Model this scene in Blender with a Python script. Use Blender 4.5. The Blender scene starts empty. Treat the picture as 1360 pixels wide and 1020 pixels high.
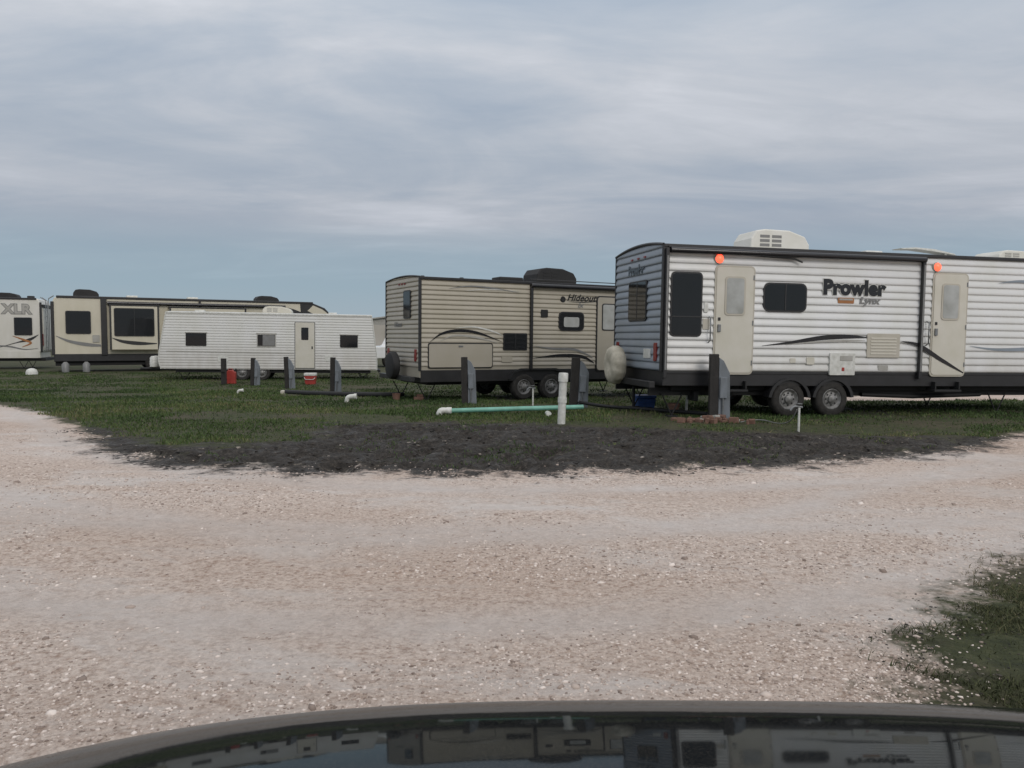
import bpy, math, random
import numpy as np
from mathutils import Vector, Matrix
random.seed(7); rng=np.random.default_rng(11)
S=bpy.context.scene
R=math.radians
# ------------------------------------------------------------ terrain height
def sstep(a,b,x):
    t=np.clip((x-a)/(b-a),0,1); return t*t*(3-2*t)
def G(x,y):
    return float(-.28*sstep(14,28,np.float64(y)))
# ------------------------------------------------------------ materials
def nd(nt,t,**k):
    n=nt.nodes.new(t)
    for a,b in k.items():
        setattr(n,a,b)
    return n
def pmat(name,col,rough=.5,metal=0,var=.12,scale=4,bump=0,bscale=60,coat=0,emit=None,streak=0,spec=.5,grime=0):
    m=bpy.data.materials.new(name); m.use_nodes=True; nt=m.node_tree
    b=nt.nodes['Principled BSDF']
    b.inputs['Roughness'].default_value=rough; b.inputs['Metallic'].default_value=metal
    b.inputs['Coat Weight'].default_value=coat
    b.inputs['Specular IOR Level'].default_value=spec
    tc=nd(nt,'ShaderNodeTexCoord')
    n=nd(nt,'ShaderNodeTexNoise'); n.inputs['Scale'].default_value=scale; n.inputs['Detail'].default_value=5
    mp=nd(nt,'ShaderNodeMapping')
    if streak: mp.inputs['Scale'].default_value=(1.6,1.6,.5)
    nt.links.new(tc.outputs['Object'],mp.inputs['Vector'])
    nt.links.new(mp.outputs['Vector'],n.inputs['Vector'])
    r=nd(nt,'ShaderNodeValToRGB')
    r.color_ramp.elements[0].position=.3; r.color_ramp.elements[1].position=.7
    d=[c*(1-var*2) for c in col]; d[2]*=.95
    r.color_ramp.elements[0].color=(*d,1); r.color_ramp.elements[1].color=(*col,1)
    nt.links.new(n.outputs['Fac'],r.inputs['Fac'])
    out=r.outputs['Color']
    if grime:
        sx=nd(nt,'ShaderNodeSeparateXYZ'); nt.links.new(tc.outputs['Object'],sx.inputs[0])
        mr=nd(nt,'ShaderNodeMapRange'); mr.inputs['From Min'].default_value=.8; mr.inputs['From Max'].default_value=1.7
        mr.inputs['To Min'].default_value=.9; mr.inputs['To Max'].default_value=0; nt.links.new(sx.outputs[2],mr.inputs['Value'])
        n3=nd(nt,'ShaderNodeTexNoise'); n3.inputs['Scale'].default_value=3.5; n3.inputs['Detail'].default_value=6
        nt.links.new(mp.outputs['Vector'],n3.inputs['Vector'])
        mu=nd(nt,'ShaderNodeMath',operation='MULTIPLY'); nt.links.new(mr.outputs[0],mu.inputs[0]); nt.links.new(n3.outputs['Fac'],mu.inputs[1])
        mx=nd(nt,'ShaderNodeMix',data_type='RGBA'); nt.links.new(mu.outputs[0],mx.inputs[0]); nt.links.new(out,mx.inputs[6]); mx.inputs[7].default_value=(*[c*grime for c in (.42,.39,.35)],1)
        out=mx.outputs[2]
    nt.links.new(out,b.inputs['Base Color'])
    if bump:
        n2=nd(nt,'ShaderNodeTexNoise'); n2.inputs['Scale'].default_value=bscale; n2.inputs['Detail'].default_value=4
        nt.links.new(tc.outputs['Object'],n2.inputs['Vector'])
        bp=nd(nt,'ShaderNodeBump'); bp.inputs['Strength'].default_value=bump; bp.inputs['Distance'].default_value=.02
        nt.links.new(n2.outputs['Fac'],bp.inputs['Height']); nt.links.new(bp.outputs['Normal'],b.inputs['Normal'])
    if emit:
        b.inputs['Emission Color'].default_value=(*emit[0],1); b.inputs['Emission Strength'].default_value=emit[1]
    return m
M={}
M['white']=pmat('white_aluminium',(.66,.665,.67),.3,.0,.04,1.2,.10,7,streak=1,grime=1.0)
M['white2']=pmat('aged_white_aluminium',(.62,.62,.61),.5,0,.04,1.2,streak=1,grime=.9)
M['blue_grey']=pmat('shaded_siding_and_stripe_grey',(.23,.265,.31),.35,0,.06,1.5,.10,7,streak=1)  # rear-wall siding with its shade painted into the colour; also the stripe colour
M['tan']=pmat('beige_aluminium',(.385,.35,.285),.38,0,.05,1.5,.08,7,streak=1,grime=.75)
M['tanp']=pmat('beige_panel',(.37,.34,.285),.35,0,.05,2)
M['cream']=pmat('cream_gelcoat',(.58,.54,.44),.3,0,.06,1.5,streak=1)
M['offw']=pmat('offwhite_gelcoat',(.62,.605,.565),.35,0,.06,1.5,streak=1)
M['door']=pmat('door_cream',(.58,.555,.49),.4,0,.05,3)
M['doorframe']=pmat('door_frame',(.46,.43,.37),.4,.0,.05,3)
M['acw']=pmat('air_conditioner_shroud',(.66,.65,.61),.45,0,.06,3)
M['black']=pmat('black_plastic',(.018,.018,.02),.45,0,.2,5)
M['blackm']=pmat('black_matte',(.012,.012,.013),.7,0,.2,5)
M['gloss']=pmat('black_gloss',(.015,.015,.018),.2,0,.1,3)
M['glass']=pmat('dark_window_glass',(.010,.011,.013),.06,0,.1,3,.05,1.5,spec=.45)
M['curt']=pmat('window_curtain',(.42,.43,.42),.22,0,.16,3.5)
M['rubber']=pmat('tyre_rubber',(.034,.031,.028),.85,0,.3,16,.2,80)
M['rim']=pmat('wheel_rim',(.30,.295,.29),.5,.4,.3,12)
M['pvc']=pmat('white_pvc',(.66,.66,.63),.4,0,.14,14)
M['green']=pmat('green_pvc',(.17,.42,.34),.4,0,.14,6)
M['wood']=pmat('dark_post_wood',(.03,.027,.025),.8,0,.25,9,.4,50,streak=1)
M['board']=pmat('grey_board',(.19,.21,.235),.7,0,.18,6,.2,40,streak=1)
M['steel']=pmat('grey_steel',(.22,.23,.24),.45,.5,.15,10)
M['grey']=pmat('grey_vinyl',(.20,.20,.20),.4,0,.1,6)
M['lgrey']=pmat('light_grey_vinyl',(.38,.37,.345),.4,0,.1,6)
M['orange']=pmat('orange_vinyl',(.36,.15,.05),.4,0,.1,6)
M['red']=pmat('red_plastic',(.36,.04,.03),.45,0,.15,8)
M['blue']=pmat('blue_plastic',(.03,.09,.30),.45,0,.15,8)
M['terra']=pmat('terracotta',(.20,.11,.08),.8,0,.2,10,.3,40)
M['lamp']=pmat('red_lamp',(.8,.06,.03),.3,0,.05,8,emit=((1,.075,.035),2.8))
M['lens']=pmat('red_lens',(.22,.02,.02),.25,0,.1,8)
M['cloth']=pmat('cover_vinyl',(.54,.50,.41),.6,0,.16,7,.7,12)
M['roofm']=pmat('roof_membrane',(.5,.5,.48),.7,0,.15,3)
M['truckw']=pmat('white_car_paint',(.7,.7,.7),.2,0,.05,3)
def paint():
    m=bpy.data.materials.new('black_car_paint'); m.use_nodes=True; nt=m.node_tree; nt.nodes.remove(nt.nodes['Principled BSDF'])
    o=nt.nodes['Material Output']; f=nd(nt,'ShaderNodeFresnel'); f.inputs['IOR'].default_value=1.45
    tc=nd(nt,'ShaderNodeTexCoord'); n=nd(nt,'ShaderNodeTexNoise'); n.inputs['Scale'].default_value=5; n.inputs['Detail'].default_value=8; nt.links.new(tc.outputs['Object'],n.inputs['Vector'])
    n2=nd(nt,'ShaderNodeTexNoise'); n2.inputs['Scale'].default_value=260; n2.inputs['Detail'].default_value=2; nt.links.new(tc.outputs['Object'],n2.inputs['Vector'])
    r=nd(nt,'ShaderNodeMapRange'); r.inputs['From Min'].default_value=.3; r.inputs['From Max'].default_value=.7; r.inputs['To Min'].default_value=.025; r.inputs['To Max'].default_value=.06; nt.links.new(n.outputs['Fac'],r.inputs['Value'])
    d=nd(nt,'ShaderNodeBsdfDiffuse'); rc=nd(nt,'ShaderNodeValToRGB'); rc.color_ramp.elements[0].position=.45; rc.color_ramp.elements[0].color=(.010,.011,.012,1); rc.color_ramp.elements[1].position=.75; rc.color_ramp.elements[1].color=(.035,.033,.03,1)
    nt.links.new(n2.outputs['Fac'],rc.inputs['Fac']); nt.links.new(rc.outputs[0],d.inputs['Color'])
    g=nd(nt,'ShaderNodeBsdfGlossy'); g.inputs['Color'].default_value=(.56,.60,.62,1); nt.links.new(r.outputs[0],g.inputs['Roughness'])
    mx=nd(nt,'ShaderNodeMixShader'); nt.links.new(f.outputs[0],mx.inputs[0]); nt.links.new(d.outputs[0],mx.inputs[1]); nt.links.new(g.outputs[0],mx.inputs[2]); nt.links.new(mx.outputs[0],o.inputs[0])
    return m
M['paint']=paint()

# ------------------------------------------------------------ mesh helpers
def mesh_obj(name,vs,fs,mat,parent=None,smooth=False):
    me=bpy.data.meshes.new(name); me.from_pydata([tuple(v) for v in vs],[],fs); me.update()
    o=bpy.data.objects.new(name,me); S.collection.objects.link(o)
    if mat: me.materials.append(mat)
    if smooth: me.polygons.foreach_set('use_smooth',[True]*len(me.polygons))
    if parent: o.parent=parent
    return o
def empty(name,loc=(0,0,0),rot=(0,0,0)):
    e=bpy.data.objects.new(name,None); S.collection.objects.link(e)
    e.location=loc; e.rotation_euler=rot; e.empty_display_size=.2
    return e
def bev(o,w,seg=2):
    m=o.modifiers.new('bevel','BEVEL'); m.width=w; m.segments=seg; m.limit_method='ANGLE'; m.angle_limit=R(35); return o
def box(p,name,x0,x1,y0,y1,z0,z1,mat,b=0.01,rz=0,ry=0):
    cx,cy,cz=(x0+x1)/2,(y0+y1)/2,(z0+z1)/2; a,c,d=(x1-x0)/2,(y1-y0)/2,(z1-z0)/2
    vs=[(sx*a,sy*c,sz*d) for sx in(-1,1) for sy in(-1,1) for sz in(-1,1)]
    fs=[(0,1,3,2),(4,6,7,5),(0,4,5,1),(2,3,7,6),(0,2,6,4),(1,5,7,3)]
    o=mesh_obj(name,vs,fs,mat,p); o.location=(cx,cy,cz); o.rotation_euler=(0,ry,rz)
    if b: bev(o,b)
    return o
def prism(p,name,pts,y0,y1,mat,b=0.0):
    n=len(pts)
    vs=[(u,y0,z) for u,z in pts]+[(u,y1,z) for u,z in pts]
    fs=[tuple(range(n)),tuple(range(2*n-1,n-1,-1))]+[(i,i+n,(i+1)%n+n,(i+1)%n) for i in range(n)]
    o=mesh_obj(name,vs,fs,mat,p)
    if b: bev(o,b,3)
    return o
def rr_pts(u0,u1,z0,z1,r,n=5):
    pts=[]
    for cx,cz,a0 in((u1-r,z1-r,0),(u0+r,z1-r,90),(u0+r,z0+r,180),(u1-r,z0+r,270)):
        for i in range(n+1):
            a=R(a0+90*i/n); pts.append((cx+r*math.cos(a),cz+r*math.sin(a)))
    return pts
def rrect(p,name,u0,u1,z0,z1,y,th,mat,r=.06,b=.004):
    return prism(p,name,rr_pts(u0,u1,z0,z1,min(r,(u1-u0)/2.01,(z1-z0)/2.01)),y-th,y,mat,b)
def rrect_end(p,name,v0,v1,z0,z1,x,th,mat,r=.06,b=.004):
    pts=rr_pts(v0,v1,z0,z1,min(r,(v1-v0)/2.01,(z1-z0)/2.01)); n=len(pts)
    vs=[(x-th,v,z) for v,z in pts]+[(x,v,z) for v,z in pts]
    fs=[tuple(range(n)),tuple(range(2*n-1,n-1,-1))]+[(i,i+n,(i+1)%n+n,(i+1)%n) for i in range(n)]
    o=mesh_obj(name,vs,fs,mat,p)
    if b: bev(o,b,2)
    return o
def window(p,name,u0,u1,z0,z1,y=-.004,r=.06,glass='glass',frame='black',split=False):
    rrect(p,name+'_frame',u0,u1,z0,z1,y,.034,M[frame],r)
    f=.028
    rrect(p,name+'_glass',u0+f,u1-f,z0+f,z1-f,y-.034,.004,M[glass],max(r-.02,.01),.001)
    if split:
        m=(u0+u1)/2; box(p,name+'_mullion',m-.012,m+.012,y-.046,y-.0395,z0+f,z1-f,M[frame],.002)
def tube(p,name,pts,r,mat,res=4,cyclic=False,smoothpts=False):
    cu=bpy.data.curves.new(name+'_c','CURVE'); cu.dimensions='3D'; cu.bevel_depth=r; cu.bevel_resolution=res; cu.use_fill_caps=True
    sp=cu.splines.new('NURBS' if smoothpts else 'POLY'); sp.points.add(len(pts)-1)
    for i,q in enumerate(pts): sp.points[i].co=(*q,1)
    if smoothpts: sp.use_endpoint_u=True; sp.order_u=3; sp.resolution_u=6
    sp.use_cyclic_u=cyclic
    t=bpy.data.objects.new(name+'_t',cu); S.collection.objects.link(t)
    bpy.context.view_layer.update()
    me=bpy.data.meshes.new_from_object(t.evaluated_get(bpy.context.evaluated_depsgraph_get()))
    bpy.data.objects.remove(t); bpy.data.curves.remove(cu)
    me.name=name; me.materials.clear(); me.materials.append(mat)
    me.polygons.foreach_set('use_smooth',[True]*len(me.polygons))
    o=bpy.data.objects.new(name,me); S.collection.objects.link(o)
    if p: o.parent=p
    return o
def lathe(p,name,prof,mat,axis='Y',loc=(0,0,0),seg=36,smooth=True):
    vs=[];fs=[];n=len(prof)
    for i in range(seg):
        a=2*math.pi*i/seg; c,s=math.cos(a),math.sin(a)
        for r,h in prof:
            if axis=='Y': vs.append((r*c,h,r*s))
            elif axis=='X': vs.append((h,r*c,r*s))
            else: vs.append((r*c,r*s,h))
    for i in range(seg):
        j=(i+1)%seg
        for k in range(n-1): fs.append((i*n+k,i*n+k+1,j*n+k+1,j*n+k))
    o=mesh_obj(name,vs,fs,mat,p,smooth); o.location=loc
    m=o.modifiers.new('es','EDGE_SPLIT'); m.split_angle=R(40)
    return o
def wheel(p,name,u,v,r=.34,w=.22,z=None):
    z=r if z is None else z
    h=w/2
    lathe(p,name+'_tyre',[(r*.56,-h+.02),(r*.62,-h),(r*.86,-h-.004),(r*.97,-h+.025),(r,-h+.05),(r,h-.05),(r*.97,h-.02),(r*.86,h),(r*.56,h)],M['rubber'],'Y',(u,v,z))
    lathe(p,name+'_rim',[(r*.58,-h+.012),(r*.55,-h+.004),(r*.50,-h+.03),(r*.42,-h+.05),(r*.40,-h+.04),(r*.24,-h+.03),(r*.22,-h-.01),(r*.15,-h-.025),(.0,-h-.025)],M['rim'],'Y',(u,v,z))
    for i in range(8):
        a=2*math.pi*i/8
        lathe(p,name+'_slot_%d'%i,[(0,0),(r*.055,0.001)],M['blackm'],'Y',(u+r*.33*math.cos(a),v-h+.030,z+r*.33*math.sin(a)),10)
def siding(p,name,ufn,z0,z1,lap,mat,y=0,depth=.014,end=False,x=0):
    prof=[(0,0),(.05,.35),(.13,.85),(.24,1),(.42,.93),(.62,.70),(.80,.42),(.95,.1)]
    rows=[];z=z0
    while z<z1-1e-4:
        for t,d in prof:
            zz=z+t*lap
            if zz<z1: rows.append((zz,d*depth))
        z+=lap
    rows.append((z1,0))
    vs=[];fs=[]
    for zz,d in rows:
        a,b=ufn(zz)
        if end: vs+=[(x-d,a,zz),(x-d,b,zz)]
        else: vs+=[(a,y-d,zz),(b,y-d,zz)]
    for i in range(len(rows)-1): fs.append((2*i,2*i+1,2*i+3,2*i+2))
    return mesh_obj(name,vs,fs,mat,p)
def catmull(P,n=8):
    P=[P[0]]+list(P)+[P[-1]]; out=[]
    for i in range(1,len(P)-2):
        for k in range(n):
            t=k/n; q=[]
            for d in range(len(P[0])):
                a,b,c,e=P[i-1][d],P[i][d],P[i+1][d],P[i+2][d]
                q.append(.5*((2*b)+(-a+c)*t+(2*a-5*b+4*c-e)*t*t+(-a+3*b-3*c+e)*t**3))
            out.append(q)
    out.append(list(P[-2])); return out
def swoosh(p,name,pts,mat,y=-.028,th=.003):
    q=catmull(pts); top=[];bot=[]
    for i,(u,z,w) in enumerate(q):
        a=q[max(i-1,0)];b=q[min(i+1,len(q)-1)]
        dx,dz=b[0]-a[0],b[1]-a[1]; l=math.hypot(dx,dz) or 1
        nx,nz=-dz/l,dx/l; w=max(w,.002)/2
        top.append((u+nx*w,z+nz*w)); bot.append((u-nx*w,z-nz*w))
    n=len(top); vs=[(a,y-th,b) for a,b in top]+[(a,y-th,b) for a,b in bot]+[(a,y,b) for a,b in top]+[(a,y,b) for a,b in bot]
    fs=[]
    for i in range(n-1):
        fs.append((i,n+i,n+i+1,i+1)); fs.append((i,i+1,2*n+i+1,2*n+i)); fs.append((n+i,3*n+i,3*n+i+1,n+i+1))
    return mesh_obj(name,vs,fs,mat,p)
def text(p,name,s,u,z,size,mat,y=-.028,offset=.0,shear=0,sx=1,end=None,sp=1.0,sy=1.0):
    cu=bpy.data.curves.new(name+'_c','FONT'); cu.body=s; cu.size=size; cu.offset=offset; cu.extrude=.003; cu.shear=shear; cu.space_character=sp
    t=bpy.data.objects.new(name+'_t',cu); S.collection.objects.link(t); bpy.context.view_layer.update()
    me=bpy.data.meshes.new_from_object(t.evaluated_get(bpy.context.evaluated_depsgraph_get()))
    bpy.data.objects.remove(t); bpy.data.curves.remove(cu); me.materials.clear(); me.materials.append(mat)
    o=bpy.data.objects.new(name,me); S.collection.objects.link(o); o.parent=p
    if end is None: o.location=(u,y,z); o.rotation_euler=(R(90),0,0)
    else: o.location=(end,u,z); o.rotation_euler=(R(90),0,R(-90))
    o.scale=(sx,sy,1); return o
def shell(p,name,ufn,zb,zt,A,W,mat,nz=8,na=12,inset=.003):
    cs=[(inset,zb+(zt-zb)*i/nz) for i in range(nz+1)]
    cs+=[(W*i/na,zt+A*(1-((i/na)*2-1)**2)) for i in range(1,na)]
    cs+=[(W-inset,zt-(zt-zb)*i/nz) for i in range(nz+1)]
    n=len(cs)
    vs=[(ufn(min(z,zt))[0]+inset,v,z) for v,z in cs]+[(ufn(min(z,zt))[1]-inset,v,z) for v,z in cs]
    fs=[tuple(range(n-1,-1,-1)),tuple(range(n,2*n))]+[(i,(i+1)%n,(i+1)%n+n,i+n) for i in range(n)]
    return mesh_obj(name,vs,fs,mat,p)
def ac_unit(p,name,u0,u1,v0,v1,z0,z1,mat,slots=None):
    L=u1-u0;H=z1-z0
    pts=[(u0,z0),(u0+.02,z0+H*.55),(u0+.10*L,z1-.03),(u0+.25*L,z1),(u1-.35*L,z1-.01),(u1-.08*L,z0+H*.72),(u1,z0+H*.35),(u1,z0)]
    prism(p,name,pts,v0,v1,mat,.03)
    for i in range(3):
        for k in range(2):
            a=u0+.16*L+k*.2*L
            box(p,name+'_louvre_%d_%d'%(i,k),a,a+.16*L,v0-.006,v0+.01,z0+H*(.2+.2*i),z0+H*(.33+.2*i),M[slots or 'grey'],.003)
def jack(p,name,u,v,h):
    box(p,name+'_foot',u-.1,u+.1,v-.08,v+.08,.0,.025,M['blackm'],.004)
    tube(p,name+'_leg_a',[(u,v,.02),(u-.22,v,h)],.014,M['blackm'])
    tube(p,name+'_leg_b',[(u,v,.02),(u+.22,v,h)],.014,M['blackm'])
# ============================================================ TRAILER A (white corrugated, right)
def trailer_right():
    ox,oy=2.76,14.5
    p=empty('travel_trailer',(ox,oy,G(ox,oy)),(0,R(.55),R(11.8)))
    W=2.60; L=9.3; zb,zt,A=.88,3.20,.10
    def uf(z):
        f=max(0,(z-1.2)/2)
        return (0,L+0.0-.35*f*f)
    shell(p,'body_shell',uf,zb,zt,A,W,M['roofm'])
    siding(p,'side_siding',lambda z:(.03,uf(z)[1]),zb,zt-.06,.142,M['white'],0,.028)
    siding(p,'far_side_siding',lambda z:(.03,uf(z)[1]),zb,zt-.06,.142,M['white'],W+.026,.026)
    def vf(z):
        if z<=zt: return(.03,W-.03)
        h=W/2*math.sqrt(max(0,1-(z-zt)/A)); return(W/2-h+.03,W/2+h-.03) if h>.04 else (W/2-.01,W/2+.01)
    siding(p,'rear_siding',vf,zb,zt+A-.01,.142,M['blue_grey'],depth=.026,end=True,x=0)  # same siding as the side, shade painted in as darker blue-grey
    box(p,'rear_corner_trim',-.035,.05,-.038,.045,zb-.02,zt+.0,M['black'],.012)
    box(p,'rear_corner_trim_far',-.03,.04,W-.03,W+.03,zb,zt,M['black'],.012)
    tube(p,'rear_roof_trim',[(-.02,W*i/14,zt+A*(1-((i/14)*2-1)**2)+.01) for i in range(15)],.028,M['black'])
    box(p,'roof_gutter',-.02,L-.3,-.045,.03,zt-.045,zt+.02,M['black'],.012)
    lathe(p,'awning_roller',[(0,0),(.05,0),(.055,.03),(.055,5.32),(.05,5.35),(0,5.35)],M['gloss'],'X',(.08,-.105,zt-.10),20)
    box(p,'awning_rail',.05,5.5,-.080,-.02,zt-.05,zt-.02,M['black'],.006)
    for i,u in enumerate((.03,5.42)):
        box(p,'awning_arm_%d'%i,u-.03,u+.035,-.10,-.03,.75,zt-.06,M['black'],.008)
        box(p,'awning_arm_channel_%d'%i,u-.016,u+.02,-.108,-.0995,.9,zt-.2,M['grey'],.004)
    tube(p,'awning_strut',[(1.6,-.09,3.06),(2.6,-.09,3.02),(2.75,-.1,2.96)],.016,M['black'])
    window(p,'bedroom_window',.13,.76,1.52,2.72,r=.09)
    box(p,'bedroom_window_bar',.16,.73,-.050,-.042,1.88,1.90,M['black'],.002)
    window(p,'dinette_window',2.0,2.91,2.02,2.57,r=.12,split=True)
    for i,(a,zt2,zb2) in enumerate(((1.0,2.86,.82),(5.67,2.87,.80))):
        rrect(p,'entry_door_frame_%d'%i,a,a+.82,zb2,zt2,-.004,.034,M['doorframe'],.09)
        rrect(p,'entry_door_%d'%i,a+.035,a+.785,zb2+.035,zt2-.035,-.038,.010,M['door'],.07)
        rrect(p,'door_window_frame_%d'%i,a+.2,a+.62,1.93,2.66,-.048,.012,M['doorframe'],.07)
        rrect(p,'door_window_%d'%i,a+.235,a+.585,1.965,2.625,-.060,.004,M['curt'],.05,.001)
        box(p,'door_handle_%d'%i,a+.07,a+.13,-.077,-.048,1.62,1.76,M['steel'],.006)
        box(p,'door_lock_%d'%i,a+.075,a+.125,-.062,-.048,1.83,1.89,M['black'],.006)
        for k,z in enumerate((1.0,1.75,2.6)): box(p,'door_hinge_%d_%d'%(i,k),a+.775,a+.80,-.058,-.048,z,z+.09,M['steel'],.003)
        tube(p,'grab_handle_%d'%i,[(a-.09,-.02,1.42),(a-.09,-.09,1.46),(a-.09,-.09,1.86),(a-.09,-.02,1.90)],.012,M['steel'])
        lathe(p,'porch_lamp_base_%d'%i,[(0,-.04),(.085,-.04),(.1,0)],M['doorframe'],'Y',(a+.07,-.02,2.975))
        lathe(p,'porch_lamp_%d'%i,[(0,-.075),(.05,-.07),(.08,-.04)],M['lamp'],'Y',(a+.07,-.022,2.975))
    for i,a in enumerate((1.08,5.75)):
        box(p,'entry_step_%d'%i,a,a+.62,-.12,.12,.50,.54,M['blackm'],.006)
        box(p,'entry_step_bracket_%d'%i,a+.02,a+.05,-.1,.15,.545,.70,M['blackm'],.003)
        box(p,'entry_step_bracket_b%d'%i,a+.57,a+.60,-.1,.15,.545,.70,M['blackm'],.003)
    rrect(p,'outlet_a',.80,.88,1.98,2.16,-.004,.035,M['pvc'],.015)
    rrect(p,'outlet_b',.78,.92,1.66,1.86,-.004,.032,M['doorframe'],.015)
    rrect(p,'outlet_c',2.95,3.12,1.02,1.16,-.004,.035,M['door'],.03)
    rrect(p,'outlet_d',2.60,2.72,1.05,1.14,-.004,.032,M['door'],.02)
    rrect(p,'outlet_e',4.52,4.74,.92,1.02,-.004,.032,M['lgrey'],.02)
    rrect(p,'fridge_vent',4.25,4.98,1.17,1.64,-.004,.034,M['doorframe'],.02)
    for i in range(6): box(p,'fridge_vent_slot_%d'%i,4.33,4.9,-.046,-.0385,1.23+i*.06,1.26+i*.06,M['door'],.002)
    rrect(p,'water_heater_door',3.44,3.99,.82,1.25,-.004,.05,M['pvc'],.02)
    rrect(p,'water_heater_vent',3.66,3.93,1.10,1.2,-.054,.008,M['lgrey'],.01)
    rrect(p,'water_heater_dark',3.70,3.76,.9,.97,-.054,.006,M['red'],.01)
    text(p,'lettering_halo','Prowler',3.25,2.39,.41,M['pvc'],-.0305,.038,0,.94,sp=1.07,sy=.93)
    text(p,'lettering_main','Prowler',3.25,2.39,.41,M['gloss'],-.038,.024,0,.94,sp=1.07,sy=.93)
    text(p,'lettering_small','Lynx',4.04,2.215,.18,M['grey'],-.031,.008,.25,1.25)
    rrect(p,'badge',3.58,3.93,2.21,2.32,-.022,.010,M['orange'],.02,.001)
    rrect(p,'badge_inner',3.61,3.90,2.27,2.305,-.032,.003,M['lgrey'],.01,.001)
    swoosh(p,'stripe_a',[(2.0,1.37,.004),(2.6,1.44,.05),(3.2,1.53,.085),(3.75,1.57,.08),(4.3,1.56,.01)],M['gloss'],y=-.030)
    swoosh(p,'stripe_b',[(2.5,1.40,.004),(3.1,1.455,.03),(3.7,1.49,.04),(4.2,1.50,.004)],M['lgrey'],y=-.030)
    swoosh(p,'stripe_c',[(4.98,1.5,.004),(5.4,1.42,.07),(5.9,1.15,.08),(6.45,.88,.02)],M['gloss'],y=-.052)
    swoosh(p,'stripe_d',[(6.6,1.42,.004),(7.2,1.36,.05),(8,1.38,.07),(9,1.5,.01)],M['blue_grey'],y=-.030)
    swoosh(p,'stripe_e',[(7.2,2.7,.004),(7.7,2.75,.05),(8.4,2.72,.05),(9,2.6,.01)],M['blue_grey'],y=-.030)
    rrect_end(p,'rear_window_frame',.75,1.75,1.82,2.62,-.004,.034,M['black'],.08)
    rrect_end(p,'rear_window_glass',.785,1.715,1.855,2.585,-.038,.004,M['glass'],.06,.001)
    rrect_end(p,'rear_mullion',1.235,1.265,1.86,2.58,-.042,.004,M['black'],.01,.001)
    text(p,'rear_lettering','Prowler',1.8,2.76,.26,M['gloss'],offset=.010,end=-.03)
    for i,v in enumerate((.9,1.25,1.6)):
        rrect_end(p,'marker_lamp_%d'%i,v-.05,v+.05,3.04,3.08,-.014,.03,M['lens'],.015)
    for i,v in enumerate((.25,W-.25)):
        rrect_end(p,'tail_lamp_%d'%i,v-.07,v+.07,1.05,1.4,-.014,.03,M['lens'],.04)
    rrect_end(p,'plate',.5,.85,1.1,1.28,-.014,.02,M['pvc'],.01)
    box(p,'rear_bumper',-.22,-.10,.05,W-.05,.56,.68,M['black'],.01)
    o=lathe(p,'spare_wheel_cover',[(0,-.125),(.10,-.135),(.16,-.15),(.26,-.155),(.34,-.13),(.385,-.07),(.395,.0),(.385,.07),(.35,.115),(0,.12)],M['cloth'],'X',(-.30,1.72,.93),48)
    for v in o.data.vertices:
        a=math.atan2(v.co.z,v.co.y); k=1+.018*math.sin(a*13)+.012*math.sin(a*7+1); v.co.y*=k; v.co.z*=k
    box(p,'spare_bracket',-.2,-.15,1.67,1.77,.6,1.0,M['black'],.005)
    box(p,'lower_skirt',.02,L-.1,.0,W,.60,zb-.002,M['black'],.012)
    box(p,'skirt_trim',.02,L-.1,-.014,-.002,zb-.05,zb-.0,M['black'],.004)
    box(p,'underbelly',.3,L-.3,.25,W-.25,.50,.598,M['blackm'],.01)
    for i,v in enumerate((.35,W-.42)): box(p,'frame_rail_%d'%i,-.1,L+.4,v,v+.07,.40,.56,M['blackm'],.005)
    for i,u in enumerate((2.62,3.55)):
        wheel(p,'wheel_near_%d'%i,u,.10,.35,.22); wheel(p,'wheel_far_%d'%i,u,W-.12,.35,.22)
        tube(p,'axle_%d'%i,[(u,.1,.35),(u,W-.1,.35)],.035,M['blackm'])
        pts=[]
        for k in range(13):
            a=R(8+164*k/12); pts.append((u+.45*math.cos(a),.33+.44*math.sin(a)))
        for k in range(13):
            a=R(172-164*k/12); pts.append((u+.39*math.cos(a),.33+.39*math.sin(a)))
        prism(p,'wheel_arch_%d'%i,pts,-.045-.003*i,.2,M['black'])
    for i,(u,v) in enumerate(((.35,.3),(.35,W-.3),(7.6,.3),(7.6,W-.3))): jack(p,'stabiliser_%d'%i,u,v,.46)
    box(p,'sewer_outlet',.75,.85,.2,.5,.3,.5,M['blackm'],.02)
    box(p,'grey_tank',4.6,5.5,.5,1.9,.36,.5,M['blackm'],.03)
    box(p,'black_tank',5.9,6.9,.5,1.9,.38,.5,M['blackm'],.03)
    tube(p,'drain_pipe',[(4.4,.3,.42),(5.6,.3,.38),(7.2,.32,.42)],.045,M['blackm'])
    tube(p,'tongue_left',[(L-.5,.4,.5),(L+1.1,W/2,.5)],.05,M['blackm']); tube(p,'tongue_right',[(L-.5,W-.4,.5),(L+1.1,W/2,.5)],.05,M['blackm'])
    tube(p,'tongue_jack',[(L+.8,W/2,.05),(L+.8,W/2,1.0)],.035,M['steel'])
    for i,v in enumerate((1.0,1.4)): lathe(p,'propane_tank_%d'%i,[(0,.55),(.16,.58),(.16,.95),(.1,1.02),(0,1.03)],M['pvc'],'Z',(L+.35,v,0),20)
    ac_unit(p,'roof_air_conditioner',2.12,3.42,.75,1.5,zt+.06,zt+.49,M['acw'],'grey')
    ac_unit(p,'roof_air_conditioner_front',8.0,9.0,.85,1.6,zt+.06,zt+.3,M['acw'],'lgrey')
    box(p,'roof_vent_a',4.75,5.15,.8,1.2,zt+.07,zt+.16,M['pvc'],.03)
    box(p,'roof_vent_b',5.16,5.5,.75,1.15,zt+.07,zt+.12,M['pvc'],.02)
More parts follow.
